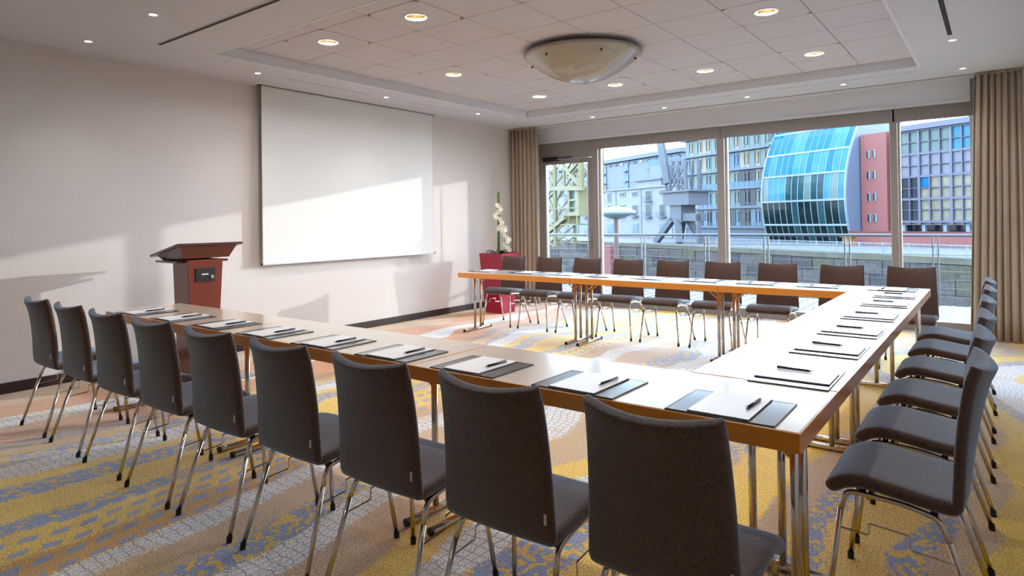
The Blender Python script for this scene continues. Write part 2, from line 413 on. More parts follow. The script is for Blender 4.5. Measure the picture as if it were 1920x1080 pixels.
# ceiling fittings ------------------------------------------------------
def vent(x0, x1, y0_, y1_, label, z=ZC):
    t = empty('ceiling_slot_vent', ((x0+x1)/2, (y0_+y1_)/2, z)); tag(t, label, 'ceiling vent')
    hx, hy = (x1-x0)/2, (y1_-y0_)/2; r = .007
    bm = bmesh.new(); box(bm, -hx-r, -hx, -hy-r, hy+r, -.004, 0); box(bm, hx, hx+r, -hy-r, hy+r, -.004, 0)
    box(bm, -hx, hx, -hy-r, -hy, -.004, 0); box(bm, -hx, hx, hy, hy+r, -.004, 0)
    obj('flange', bm, M['white'], t); obj('slot', B(-hx, hx, -hy, hy, -.002, 0), M['black'], t)
vent(.905, 3.6, 2.915, 2.95, 'long black slot vent crossing the ceiling at the upper left')
vent(6.24, 6.275, 4.2, 7.02, 'black slot vent above the right-hand chairs beside a spotlight')
vent(.58, .592, 4.36, 5.5, 'thin slot vent above the middle of the projection screen')
vent(.588, .60, 6.1, 7.2, 'thin slot vent above the right end of the projection screen')
vent(.145, .158, -1.5, 3.77, 'thin slot along the ceiling over the left wall')
vent(.98, 5.945, 8.46, 8.472, 'very long thin slot vent parallel to the window wall')

cup_mat = mat('gilt_reflector', (224, 206, 160), .25, metal=1)
bulb_mat = mat('lamp_glow', (255, 236, 190), .5, emit=(255, 212, 130), estr=3.5)
spot_mat = mat('spot_glow', (255, 244, 226), .5, emit=(255, 240, 215), estr=14)
dl_l = bpy.data.lights.new('downlight', 'AREA'); dl_l.shape = 'DISK'; dl_l.size = .05; dl_l.energy = DOWNLIGHT_W; dl_l.color = (1, .96, .93)
sp_l = bpy.data.lights.new('spotlight', 'SPOT'); sp_l.energy = SPOT_W*4; sp_l.spot_size = math.radians(95); sp_l.spot_blend = .8; sp_l.shadow_soft_size = .03; sp_l.color = (1, .95, .91)
def downlight(x, y):
    t = empty('downlight', (x, y, ZT))
    obj('trim_ring', lathe(bmesh.new(), [(.078, .006), (.080, -.004), (.094, -.006), (.102, -.002), (.102, .0)], 32), M['white'], t, smooth=True)
    obj('reflector', lathe(bmesh.new(), [(.078, .004), (.072, .04), (.055, .085), (.02, .10), (.001, .10)], 32), cup_mat, t, smooth=True)
    b1 = lathe(bmesh.new(), [(.001, .03), (.016, .035), (.018, .06), (.012, .085)], 12, (-.024, 0, 0)); lathe(b1, [(.001, .03), (.016, .035), (.018, .06), (.012, .085)], 12, (.024, 0, 0))
    obj('bulb', b1, bulb_mat, t, smooth=True)
    lo = bpy.data.objects.new('lamp_light', dl_l); COL.objects.link(lo); lo.parent = t; lo.location = (0, 0, .012)
    return t
rown = {0: 'first tile row', 3: 'middle tile row', 6: 'tile row nearest the windows'}
coln = {1: 'leftmost', 3: 'second from the left', 5: 'second from the right', 7: 'rightmost'}
proto_dl = None
for ix, iy in DL:
    x = (xs[ix]+xs[ix+1])/2; y = (ys[iy+1]+ys[iy+2])/2
    t = downlight(x, y) if proto_dl is None else copy_tree(proto_dl)
    proto_dl = proto_dl or t
    t.location = (x, y, ZT)
    tag(t, 'round recessed warm downlight, %s in the %s' % (coln[ix], rown[iy]), 'downlight', 'round downlights in the ceiling tiles')
sp0 = None
spots = [(.573, 2.52, 'small recessed spotlight at upper left above the bare left wall'), (1.683, 2.543, 'small recessed spotlight beside the long black slot vent'),
         (.588, 4.04, 'small recessed spotlight above the left edge of the projection screen'), (.608, 5.74, 'small recessed spotlight above the screen between two thin slots'),
         (.66, 7.42, 'small recessed spotlight near the left window corner'), (2.906, 8.75, 'small recessed spotlight above the first big window, near its left'),
         (4.039, 8.72, 'small recessed spotlight above the first window mullion'), (5.147, 8.69, 'small recessed spotlight above the second big window'),
         (6.289, 8.63, 'small recessed spotlight above the right curtain'), (6.266, 7.235, 'small recessed spotlight at the end of the right slot vent'),
         (1.75, 8.78, 'small recessed spotlight above the door side of the windows')]
ADDED_SPOTS = [(x, 2.54, 'added unseen fill spotlight above the near table row, %s' % n) for x, n in ((2.80, 'left'), (3.90, 'centre'), (5.00, 'right of centre'), (6.1, 'right'))]  # unseen spotlights added to brighten the near end of the room
ADDED_SPOTS += [(x, .45, 'added unseen fill spotlight over the camera end of the room, %s' % n) for x, n in ((1.0, 'leftmost'), (2.6, 'left of centre'), (4.2, 'right of centre'), (5.8, 'rightmost'))]  # further unseen spots, added as fill light at the camera end
for x, y, lb in spots+ADDED_SPOTS:
    if sp0 is None:
        t = empty('recessed_spotlight', (x, y, ZC))
        obj('trim_ring', lathe(bmesh.new(), [(.026, -.001), (.028, -.005), (.042, -.004), (.045, 0)], 24), M['white'], t, smooth=True)
        obj('lens', lathe(bmesh.new(), [(.001, -.003), (.027, -.002)], 24), spot_mat, t)
        lo = bpy.data.objects.new('spot_light', sp_l); COL.objects.link(lo); lo.parent = t; lo.location = (0, 0, -.012)
        sp0 = t
    else: t = copy_tree(sp0)
    t.location = (x, y, ZC); tag(t, lb, 'spotlight', 'small recessed spotlights in the ceiling border')

# glass bowl lamp
bowlm = mat('frosted_bowl_glass', (190, 184, 174), .35, var=.12, scale=7, stretch=(1, 1, 3), bump=.4, bscale=30, trans=.25, coat=.6)
bw = empty('ceiling_bowl_lamp', (3.39, 5.74, ZT)); tag(bw, 'large frosted glass bowl lamp hanging under the middle of the ceiling', 'ceiling lamp')
R, H = .57, .262
prof = [(R*q+.0005, -.045-H*(1-q**2.1)) for q in [(i/16) for i in range(17)]]
prof2 = prof+[(R-.012, -.045)]+[(max(.001, (r-.012)), z+.012) for r, z in prof[::-1][1:]]
obj('glass_bowl', lathe(bmesh.new(), prof2, 48), bowlm, bw, smooth=True)
obj('canopy', lathe(bmesh.new(), [(.001, -.05), (.10, -.05), (.11, -.02), (.11, 0)], 24), M['white'], bw, smooth=True)
for k in range(6):
    a = k*pi/3+.35; ar = 1.05
    p = Vector((R*math.sin(ar)*math.cos(a), R*math.sin(ar)*math.sin(a), -.045-H*(1-math.sin(ar)**2.1)))
    q = Vector((math.cos(a)*.7, math.sin(a)*.7, -.7))
    obj('fixing_pin', T([p-q*.02, p+q*.022], .008), M['rubber'], bw)
    obj('hanger', T([p*.97, (p.x*.5, p.y*.5, -.01)], .003, 6), M['steel'], bw)

# ------------------------------------------------------------------ projection screen
sc = empty('projection_screen', (.1, 5.72, ZC)); tag(sc, 'large white pull-down projection screen hanging before the left wall', 'projection screen')
obj('screen_fabric', B(-.0015, .0015, -1.335, 1.335, .935-ZC, -.004), M['screen'], sc)
obj('side_edge', box(B(-.002, .002, -1.345, -1.335, .935-ZC, -.004), -.002, .002, 1.335, 1.345, .935-ZC, -.004), M['reveal'], sc)
obj('weight_bar', B(-.010, .010, -1.35, 1.35, .915-ZC, .937-ZC, bev=.003), M['white'], sc)
obj('end_cap', box(B(-.012, .012, -1.362, -1.35, .913-ZC, .939-ZC), -.012, .012, 1.35, 1.362, .913-ZC, .939-ZC), M['rubber'], sc)
obj('ceiling_slot', B(-.03, .02, -1.38, 1.38, -.004, 0), M['black'], sc)

# ------------------------------------------------------------------ lectern
lc = empty('lectern', (.9, 3.32, 0)); tag(lc, 'mahogany lectern with slanted top and small black control panel by the left wall', 'lectern')
def hexa(bm, P):  # 8 points
    v = [bm.verts.new(p) for p in P]
    for q in ((0,3,2,1),(4,5,6,7),(0,1,5,4),(1,2,6,5),(2,3,7,6),(3,0,4,7)): bm.faces.new([v[i] for i in q])
    return bm
obj('body', hexa(bmesh.new(), [(-.30,-.11,.03),(-.02,-.11,.03),(-.02,.11,.03),(-.30,.11,.03),(-.27,-.16,1.06),(0,-.16,1.06),(0,.16,1.06),(-.27,.16,1.06)]), M['maho'], lc)
obj('corner_strip', hexa(bmesh.new(), [(-.03,-.112,.03),(-.017,-.112,.03),(-.017,-.104,.03),(-.03,-.104,.03),(-.012,-.163,1.06),(.003,-.163,1.06),(.003,-.155,1.06),(-.012,-.155,1.06)]), M['maho_d'], lc)
obj('desk_box', hexa(bmesh.new(), [(-.36,-.20,1.055),(.0,-.20,1.075),(.0,.22,1.075),(-.36,.22,1.055),(-.40,-.24,1.10),(.02,-.24,1.19),(.02,.29,1.19),(-.40,.29,1.10)]), mat('mahogany_box', (84, 30, 16), .3, var=.25, scale=5, coat=.35), lc)
obj('desk_top', hexa(bmesh.new(), [(-.46,-.27,1.085),(.045,-.27,1.19),(.045,.33,1.19),(-.46,.33,1.085),(-.46,-.27,1.105),(.045,-.27,1.21),(.045,.33,1.21),(-.46,.33,1.105)]), M['maho_d'], lc)
obj('shelf', B(-.45, -.05, -.23, .24, 1.035, 1.055, bev=.004), M['maho_d'], lc)
pn = obj('control_panel', hexa(bmesh.new(), [(-.012,-.09,.865),(.004,-.09,.865),(.004,.085,.865),(-.012,.085,.865),(-.008,-.09,.985),(.009,-.09,.985),(.009,.085,.985),(-.008,.085,.985)]), M['black'], lc)
obj('display', B(.0085, .0105, -.04, .02, .925, .935), mat('panel_light', (230, 235, 235), .4), pn)
obj('dial', T([(.006, .055, .905), (.014, .055, .905)], .016, 16), M['steel'], pn)
obj('base_plate', B(-.40, .30, -.28, .30, 0, .025, bev=.006), M['steel'], lc)

# ------------------------------------------------------------------ planter and orchid
pl = empty('planter', (.565, 7.99, 0)); tag(pl, 'tall glossy magenta red tapered planter in the window corner', 'planter')
bm = bmesh.new(); rg = []
for z, h in ((0, .155), (.89, .215), (.89, .20), (.84, .195)):
    rg.append([bm.verts.new((i*h, j*h, z)) for i, j in ((-1,-1),(1,-1),(1,1),(-1,1))])
for a, b_ in zip(rg, rg[1:]):
    for k in range(4): bm.faces.new((a[k], a[(k+1)%4], b_[(k+1)%4], b_[k]))
bm.faces.new(rg[0][::-1])
obj('pot', bm, M['red'], pl)
obj('soil', B(-.196, .196, -.196, .196, .80, .845), M['soil'], pl)
orc = empty('orchid_plant', (.565, 7.99, .846)); tag(orc, 'white flowering orchid on a tall green cane in the red planter', 'orchid')
obj('cane', T([(-.01, 0, 0), (-.005, 0, .30), (0, 0, .60), (.0, 0, .95)], [.024, .023, .022, .022], 12), M['stem'], orc)
for k in range(9):
    a = k*2.4; L_ = .15+.05*(k % 3); bm = bmesh.new(); g = []
    for i in range(7):
        s = i/6; wdt = .028*math.sin(pi*min(1, s*.9+.08)); r = .02+L_*s; z = .01+.10*math.sin(s*2.2)*(.8 if k % 2 else .5)
        c = Vector((r*math.cos(a), r*math.sin(a), z)); q = Vector((-math.sin(a), math.cos(a), 0))*wdt
        g.append([bm.verts.new(c-q), bm.verts.new(c+Vector((0, 0, -.008))), bm.verts.new(c+q)])
    for p, q in zip(g, g[1:]): bm.faces.new((p[0], p[1], q[1], q[0])); bm.faces.new((p[1], p[2], q[2], q[1]))
    lf = obj('leaf', bm, M['leaf'], orc, smooth=True); lf.modifiers.new('t', 'SOLIDIFY').thickness = .003
def flower_mesh():
    bm = bmesh.new()
    for k in range(5):
        a = k*2*pi/5; rr_ = .034 if k % 2 else .040; g = []
        for i in range(5):
            s = i/4; wd = .019*math.sin(pi*(.12+.8*s)); c = Vector((math.cos(a)*rr_*s, math.sin(a)*rr_*s, .012*s*s+.004)); q = Vector((-math.sin(a), math.cos(a), 0))*wd
            g.append([bm.verts.new(c-q), bm.verts.new(c+Vector((0, 0, .003))), bm.verts.new(c+q)])
        for p, q in zip(g, g[1:]): bm.faces.new((p[0], p[1], q[1], q[0])); bm.faces.new((p[1], p[2], q[2], q[1]))
    lathe(bm, [(.001, .014), (.006, .010), (.004, 0)], 8)
    me = bpy.data.meshes.new('flower'); bm.to_mesh(me); bm.free(); me.materials.append(M['petal']); return me
fm = flower_mesh()
spray = fillet([(.02, -.01, .02), (.0, -.03, .45), (.02, -.04, .86), (.10, -.05, .60), (.14, -.05, .45)], .12, 6)
obj('flower_stalk', T(fillet([(.03, -.02, .0), (.02, -.03, .5), (.03, -.04, .78), (.06, -.05, .55), (.16, -.06, .36)], .15, 6), .004, 6), M['stem'], orc)
obj('flower_stalk', T(fillet([(.12, -.02, .0), (.13, -.03, .35), (.17, -.05, .40), (.21, -.06, .12)], .12, 6), .004, 6), M['stem'], orc)
random.seed(3)
fl = [(.03+.05*math.sin(i*.9)+.004*i, -.06+random.uniform(-.03, .02), .76-.030*i) for i in range(13)]
fl += [(.15+.04*math.sin(i*1.3)+.008*i, -.07+random.uniform(-.03, .02), .46-.036*i) for i in range(11)]
fl += [(.09+random.uniform(-.03, .03), -.06, .44-.03*i) for i in range(3)]
for x, y, z in fl:
    link_mesh('flower', fm, orc, (x, y, z), (pi/2+random.uniform(-.4, .4), random.uniform(-.5, .5), random.uniform(-.3, 1.0)))

# ------------------------------------------------------------------ chairs
HWS = .21
def rrect(w, t, n=5, r=None):
    """rounded rectangle outline, half width w, half thickness t"""
    r = min(r or t*.95, t*.98); out = []
    for cx, cy, a0 in ((w-r, t-r, 0), (-w+r, t-r, pi/2), (-w+r, -t+r, pi), (w-r, -t+r, 1.5*pi)):
        for k in range(n+1):
            a = a0+pi/2*k/n; out.append((cx+r*math.cos(a), cy+r*math.sin(a)))
        if a0 in (0, pi):      # divide the long faces so that they can bow
            sg = 1 if a0 == 0 else -1
            for k in range(1, 8): out.append((sg*(w-r)*(1-k/4), sg*t))
    return out
def loft(spine, hw, th, bow, ra, rb, nst=3, dip=0):
    """spine: list of (f, z); hw, th, bow functions of s 0..1; forward = +Y"""
    P_ = [Vector((0, f, z)) for f, z in spine]
    # resample
    L_ = [0]
    for a, b_ in zip(P_, P_[1:]): L_.append(L_[-1]+(b_-a).length)
    tot = L_[-1]
    def at(d):
        for i in range(len(P_)-1):
            if d <= L_[i+1] or i == len(P_)-2:
                t = (d-L_[i])/(L_[i+1]-L_[i]); p0 = P_[max(0, i-1)]; p1 = P_[i]; p2 = P_[i+1]; p3 = P_[min(len(P_)-1, i+2)]
                return .5*((2*p1)+(-p0+p2)*t+(2*p0-5*p1+4*p2-p3)*t*t+(-p0+3*p1-3*p2+p3)*t**3)
    ds = []
    for k in range(nst+1): ds.append(ra*(1-math.cos(pi/2*k/nst)))
    n = 10
    ds += [ra+(tot-ra-rb)*k/n for k in range(1, n)]
    for k in range(nst+1): ds.append(tot-rb+rb*math.sin(pi/2*k/nst))
    bm = bmesh.new(); rings = []
    for d_ in ds:
        s = d_/tot; p = at(min(max(d_, 1e-4), tot-1e-4)); e = 1e-3
        tn = (at(min(tot, d_+e))-at(max(0, d_-e))).normalized(); nv = Vector((0, -tn.z, tn.y))  # in Y-Z plane, perpendicular
        dd = min(d_, tot-d_); r_end = ra if d_ < tot-d_ else rb; q = 1 if dd >= r_end else math.sqrt(max(0, 1-((r_end-dd)/r_end)**2))
        w = hw(s)-r_end*(1-q)*1.0; t_ = max(.004, th(s)*(.35+.65*q))
        row = []
        for x, y in rrect(w, t_, 4):
            off = bow(s)*(x/hw(s))**2
            row.append(bm.verts.new(Vector((x, 0, 0))+p+nv*y+Vector((0, off, dip*s*s*(x/hw(s))**2))))
        rings.append(row)
    m_ = len(rings[0])
    for a, b_ in zip(rings, rings[1:]):
        for k in range(m_): bm.faces.new((a[k], a[(k+1) % m_], b_[(k+1) % m_], b_[k]))
    bm.faces.new(rings[0][::-1]); bm.faces.new(rings[-1]); return bm
def make_chair():
    c = empty('conference_chair')
    seat = [(-.155, .442), (-.12, .440), (-.05, .447), (.03, .459), (.10, .468), (.16, .463), (.205, .440), (.222, .418)]
    back = [(-.150, .425), (-.160, .46), (-.168, .52), (-.178, .60), (-.198, .72), (-.222, .82), (-.244, .872)]
    obj('seat', loft(seat, lambda s: .212, lambda s: .024, lambda s: 0, .03, .03), M['brown'], c, smooth=True)
    obj('backrest', loft(back, lambda s: .214-.022*s, lambda s: .0175, lambda s: .010+.036*s, .030, .010, dip=.022), M['brown'], c, smooth=True)
    for sx_ in (-1, 1):
        xt, xb = .185*sx_, .225*sx_
        # one continuous side rail with bends; legs below it
        rail = fillet([(xt+.006*sx_, .186, .36), (xt, .170, .425), (xt, .0, .418), (xt, -.10, .395), (xt+.01*sx_, -.125, .33)], .05, 5)
        obj('side_rail', T(rail, .0095, 8), M['chrome'], c, smooth=True)
        lg = obj('leg', T([rail[0], (xb, .2275, .012)], .0095, 8), M['chrome'], c, smooth=True)
        obj('foot_cap', T([(xb-.001*sx_, .2265, .028), (xb, .2275, 0)], .012, 10), M['rubber'], lg)
        lg = obj('leg', T([rail[-1], (xb, -.2275, .012)], .0095, 8), M['chrome'], c, smooth=True)
        obj('foot_cap', T([(xb-.001*sx_, -.224, .028), (xb, -.2275, 0)], .012, 10), M['rubber'], lg)
        # bent-wire row connector
        w = [(xt+.012*sx_, .196, .30), (xt+.016*sx_, .10, .295), (xt+.016*sx_, .10, .335), (xt+.016*sx_, -.02, .325), (xt+.018*sx_, -.02, .28), (xt+.02*sx_, -.15, .27)]
        obj('row_connector', T(fillet(w, .008, 3), .003, 6), M['chrome'], c)
        for yy, zz in ((.12, .438), (-.085, .416)):
            beam_ = beam(bmesh.new(), (xt*.97, yy, zz-.022), (xt*.9, yy, zz+.012), .02, .016)
            obj('seat_mount', beam_, M['rubber'], c)
    obj('cross_bar', T([(-.185, .10, .415), (.185, .10, .415)], .009, 8), M['chrome'], c, smooth=True)
    obj('cross_bar', T([(-.185, -.08, .398), (.185, -.08, .398)], .009, 8), M['chrome'], c, smooth=True)
    obj('fabric_tag', B(.196, .2035, -.187, -.183, .50, .53), M['label'], c)
    return c
proto = make_chair()
used = [False]
def place(proto_, x, y, rz, label, cat, group, flag, z=0):
    o = proto_ if not flag[0] else copy_tree(proto_)
    flag[0] = True; o.location = (x, y, z); o.rotation_euler = (0, 0, rz)
    return tag(o, label, cat, group)
ordn = ['first', 'second', 'third', 'fourth', 'fifth', 'sixth', 'seventh', 'eighth', 'ninth']
near_x = [1.37, 1.955, 2.53, 3.11, 3.67, 4.225, 4.775, 5.315, 5.85]
for i, x in enumerate(near_x):
    lb = 'brown fabric chair seen from behind, %s from the left wall in the nearest row' % ordn[i]
    if i == 8: lb = 'large brown fabric chair in the foreground, closest to the near table corner'
    place(proto, x, 2.085+.03*max(0, (3-i))/3, random.uniform(-.015, .015), lb, 'chair', 'chairs along the near table row', used)
right_y = [3.03, 3.63, 4.24, 4.94, 5.62, 6.25]
rl = ['blue-grey lit fabric chair side-on, closest to the camera on the right', 'second chair from the camera on the right side of the tables', 'third chair from the camera on the right side of the tables',
      'fourth chair from the camera on the right side of the tables', 'fifth chair from the camera, next to last on the right side', 'sixth and farthest chair on the right side, nearest the right curtain']
for i, y in enumerate(right_y):
    place(proto, 6.292+random.uniform(-.004, .004), y, pi/2+random.uniform(-.012, .012), rl[i], 'chair', 'chairs along the right table row', used)
far_x = [1.325, 1.90, 2.47, 3.03, 3.59, 4.16, 4.73, 5.33, 5.91]
for i, x in enumerate(far_x):
    lb = 'dark chair facing the camera at the far table row, %s from the red planter' % ordn[i]
    if i == 8: lb = 'dark chair at the far right table corner, in front of the last window'
    place(proto, x, 7.165, pi+random.uniform(-.015, .015), lb, 'chair', 'chairs along the far table row', used)

# ------------------------------------------------------------------ tables
ZTB = .74; TH = .062
def table(x0, x1, y0_, y1_, label, along):
    """along='x' -> long side on X; foot bars near both long ends"""
    cx, cy = (x0+x1)/2, (y0_+y1_)/2
    t = empty('folding_table', (cx, cy, 0)); tag(t, label, 'table', 'folding conference tables set in a U')
    hx, hy = (x1-x0)/2-.001, (y1_-y0_)/2-.001
    obj('tabletop', B(-hx+.004, hx-.004, -hy+.004, hy-.004, ZTB-.012, ZTB, bev=.003), M['top'], t)
    bm = bmesh.new(); e = .022
    box(bm, -hx, hx, -hy, -hy+e, ZTB-TH, ZTB-.0015, bev=.003); box(bm, -hx, hx, hy-e, hy, ZTB-TH, ZTB-.0015, bev=.003)
    box(bm, -hx, -hx+e, -hy+e, hy-e, ZTB-TH, ZTB-.0015, bev=.003); box(bm, hx-e, hx, -hy+e, hy-e, ZTB-TH, ZTB-.0015, bev=.003)
    obj('edge_band', bm, M['honey'], t)
    obj('underside', B(-hx+e, hx-e, -hy+e, hy-e, ZTB-.03, ZTB-.0125), M['honey'], t)
    if along == 'x': f = lambda a, b_: (a, b_); hl, hd = hx, hy
    else: f = lambda a, b_: (b_, a); hl, hd = hy, hx
    for s in (-1, 1):
        a = s*(hl-.072); bl = hd-.035
        bar = obj('foot_bar', T([f(a, -bl)+(.018,), f(a, bl)+(.018,)], .0175, 12), M['chrome'], t, smooth=True)
        for q in (-1, 1): obj('end_cap', T([f(a, q*(bl-.004))+(.019,), f(a, q*(bl+.008))+(.019,)], .019, 12), M['rubber'], bar)
        for q in (-1, 1):
            obj('leg', T([f(a, q*.055)+(.02,), f(a, q*.055)+(ZTB-.03,)], .0155, 12), M['chrome'], t, smooth=True)
            obj('brace', T([f(a, q*.055)+(ZTB-.16,), f(a-s*.16, q*.055)+(ZTB-.032,)], .006, 6), M['chrome'], t)
    return t
table(1.27, 2.88, 2.37, 2.92, 'beech folding table at the left end of the near row, close to the lectern', 'x')
table(2.882, 4.49, 2.37, 2.92, 'middle folding table of the near row', 'x')
table(4.492, 6.092, 2.37, 2.92, 'folding table of the near row ending at the near right corner', 'x')
table(5.543, 6.092, 2.922, 4.576, 'nearer folding table of the right-hand row', 'y')
table(5.543, 6.092, 4.578, 6.318, 'farther folding table of the right-hand row', 'y')
table(1.22, 2.84, 6.32, 6.90, 'folding table at the left end of the far row, by the red planter', 'x')
table(2.842, 4.46, 6.32, 6.90, 'middle folding table of the far row', 'x')
table(4.462, 6.092, 6.32, 6.90, 'folding table of the far row at the far right corner', 'x')

# ------------------------------------------------------------------ writing sets: folder, notepad, pen
fold = empty('writing_folder')
obj('cover', B(-.174, .174, -.143, .143, 0, .0045, bev=.0015), M['leather'], fold)
obj('stitched_edge', box(box(box(B(-.172, .172, -.141, -.136, .0045, .0053), -.172, .172, .136, .141, .0045, .0053), -.172, -.167, -.136, .136, .0045, .0053), .167, .172, -.136, .136, .0045, .0053), M['leather'], fold)
pad = empty('notepad')
obj('paper_block', B(-.097, .097, -.134, .134, .001, .0045), M['paper'], pad)
obj('pad_edge_shadow', B(-.098, .098, -.136, .136, 0, .001), M['black'], pad)  # black sheet standing in for the shadow along the paper's edge
pen = empty('ballpoint_pen')
obj('barrel', T([(0, -.062, .0055), (0, .062, .0055)], .0048, 8), M['penm'], pen, smooth=True)
obj('tip', T([(0, -.074, .0055), (0, -.062, .0055)], [.0012, .0042], 8), M['steel'], pen)
obj('clip', B(-.0015, .0015, .022, .064, .0105, .0122), M['steel'], pen)
ff, pf, nf = [False], [False], [False]
def setting(x, y, rz, where, grp):
    fx, fy = random.uniform(-.004, .004), random.uniform(-.004, .004); rz += random.uniform(-.02, .02)
    R_ = Matrix.Rotation(rz, 3, 'Z')
    place(fold, x, y, rz, 'black writing folder under a notepad, '+where, 'folder', 'writing folders on the '+grp, ff, ZTB)
    p = R_ @ Vector((-.004+fx, .0, 0))
    place(pad, x+p.x, y+p.y, rz, 'white blank notepad, '+where, 'notepad', 'notepads on the '+grp, nf, ZTB+.0054)
    p = R_ @ Vector((.062+fx, .03+fy, 0))
    place(pen, x+p.x, y+p.y, rz-.03+random.uniform(-.05, .05), 'dark ballpoint pen, '+where, 'pen', 'pens on the '+grp, pf, ZTB+.0100)
nl = [(1.605, 0), (2.135, 0), (2.69, 0), (3.215, 0), (3.755, 0), (4.27, 0), (4.77, 0), (5.305, 0), (5.842, 0)]
for i, (x, _) in enumerate(nl):
    setting(x, 2.521, 0, 'near table row, %s from the lectern end' % ordn[i], 'near table row')
for i, y in enumerate([3.075, 3.70, 4.275, 4.91, 5.60, 6.17]):
    setting(5.918, y, pi/2, 'right-hand table row, %s from the camera' % ordn[i], 'right table row')
for i, x in enumerate([1.40, 2.03, 2.59, 3.09, 3.64, 4.21, 4.74, 5.28, 5.84]):
    setting(x, 6.66, pi, 'far table row, %s from the red planter' % ordn[i], 'far table row')

# ------------------------------------------------------------------ outside
U = Vector((.872, -.489, 0)); NN = Vector((-.489, -.872, 0)); C0 = Vector((CAM.x, CAM.y, 0))
def bk(s, D, z): return C0+U*s-NN*D+Vector((0, 0, z))
def bbox(bm, s0, s1, D0, D1, z0, z1, o=(0, 0, 0)):
    """box in quay coordinates: along quay s, distance D, height z (relative to origin o=(s,D,z))"""
    P_ = [(s0,D0,z0),(s1,D0,z0),(s1,D1,z0),(s0,D1,z0),(s0,D0,z1),(s1,D0,z1),(s1,D1,z1),(s0,D1,z1)]
    v = [bm.verts.new(U*(a-o[0])-NN*(b_-o[1])+Vector((0, 0, c-o[2]))) for a, b_, c in P_]
    for q in ((0,3,2,1),(4,5,6,7),(0,1,5,4),(1,2,6,5),(2,3,7,6),(3,0,4,7)): bm.faces.new([v[i] for i in q])
    return bm
def BB(*a, **k): return bbox(bmesh.new(), *a, **k)
def bl_(bm, o, a, b_, w): return beam(bm, bk(*a)-bk(*o), bk(*b_)-bk(*o), w)

OM = {}
SC[0] = .175      # all outdoor colours darkened to balance exposure under the strong sky
OM['deck'] = mat('deck_grating', (164, 150, 144), .6, var=.15, scale=60, bump=.4, bscale=120)
OM['stone'] = mat('quay_stone', (134, 122, 114), .9, var=.8, scale=2.5, bump=.8, bscale=5)
OM['stone_d'] = mat('dark_quay_stone', (100, 92, 90), .9, var=.8, scale=2.5)
OM['stone_m'] = mat('mossy_quay_stone', (128, 122, 92), .9, var=.8, scale=2.5)
OM['moss'] = mat('mossy_coping', (150, 142, 116), .9, var=.5, scale=.8)
OM['water'] = mat('harbour_water', (70, 88, 100), .08, var=.1, bump=.3, bscale=2)
OM['pave'] = mat('promenade_paving', (170, 162, 152), .9, var=.1, scale=.6)
OM['whiteb'] = mat('white_render', (214, 216, 226), .8, var=.04, scale=.3)
OM['greyb'] = mat('pale_grey_cladding', (176, 186, 206), .7, var=.06, scale=.3)
OM['roof'] = mat('roof_edge', (140, 156, 176), .6)
OM['winD'] = mat('window_dark', (58, 66, 84), .2, var=.3, scale=.6, spec=.2)
OM['winG'] = mat('window_greenish', (148, 176, 168), .2, var=.35, scale=.5, spec=.2)
OM['winB'] = mat('window_blue', (110, 160, 190), .15, var=.3, scale=.5, spec=.2)
OM['slab'] = mat('floor_slab', (112, 138, 168), .5, var=.1)
OM['mull'] = mat('pale_mullion', (196, 212, 222), .4)
OM['dmull'] = mat('dark_mullion', (86, 92, 112), .4)
OM['lmull'] = mat('lilac_steel', (128, 128, 160), .4, var=.05)
OM['blueA'] = mat('sky_blue_glazing', (34, 160, 228), .12, var=.25, scale=.4, spec=.12)  # blue of the reflected sky put into the base colour
OM['blueB'] = mat('pale_blue_glazing', (90, 190, 238), .12, var=.35, scale=.5, spec=.12)  # paler sky reflection, likewise put into the base colour
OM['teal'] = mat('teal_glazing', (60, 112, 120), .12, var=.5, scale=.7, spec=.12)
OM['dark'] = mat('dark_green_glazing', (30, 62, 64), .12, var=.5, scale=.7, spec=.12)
OM['lilac'] = mat('lilac_cladding', (172, 182, 214), .6, var=.04)
OM['brick'] = mat('red_brickwork', (222, 130, 120), .85, var=.22, scale=6, bump=.3, bscale=12)
OM['brickd'] = mat('dark_red_brickwork', (170, 84, 84), .85, var=.2, scale=6)
OM['craneY'] = mat('olive_crane_paint', (186, 172, 104), .6, var=.25, scale=1.2)
OM['craneG'] = mat('grey_crane_paint', (136, 140, 152), .6, var=.25, scale=1)
OM['lampred'] = mat('rust_pole', (140, 92, 84), .6, var=.2)
OM['lilacp'] = mat('spandrel_lilac', (172, 168, 186), .5, var=.15, scale=.8)
OM['orange'] = mat('orange_awning', (236, 164, 72), .6)
OM['cream'] = mat('cream_reflection_glass', (208, 196, 168), .2, var=.6, scale=.9, spec=.2)
def outthing(name, o, label, cat, group=None):
    t = empty(name, bk(*o)); return tag(t, label, cat, group)

tag(obj('terrace_deck', B(-6, 9, YW+.12, 12.05, -.12, -.005), OM['deck']), kind='structure')
bm = bmesh.new()
for k in range(75): box(bm, -6+.2*k, -6+.2*k+.02, YW+.13, 12.05, -.005, .004)
tag(obj('deck_grating_bars', bm, OM['deck']), kind='structure')
tag(obj('water', B(-320, 60, 12.3, 300, -9.9, -9.6), OM['water']), kind='structure')
tag(obj('near_quay', B(-60, 40, 9.6, 12.3, -12, -.6), OM['stone']), kind='structure')
qy = empty('far_quay', bk(-80, 55, -2.2)); tag(qy, kind='structure')
obj('quay_wall', BB(-200, 60, 55, 57, -12, -2.75, o=(-80, 55, -2.2)), OM['stone'], qy)
obj('coping', BB(-200, 60, 54.8, 57, -2.75, -2.2, o=(-80, 55, -2.2)), OM['moss'], qy)
obj('promenade', BB(-260, 60, 57, 140, -3, -2.25, o=(-80, 55, -2.2)), OM['pave'], qy)
random.seed(11)
o = (-80, 55, -2.2)
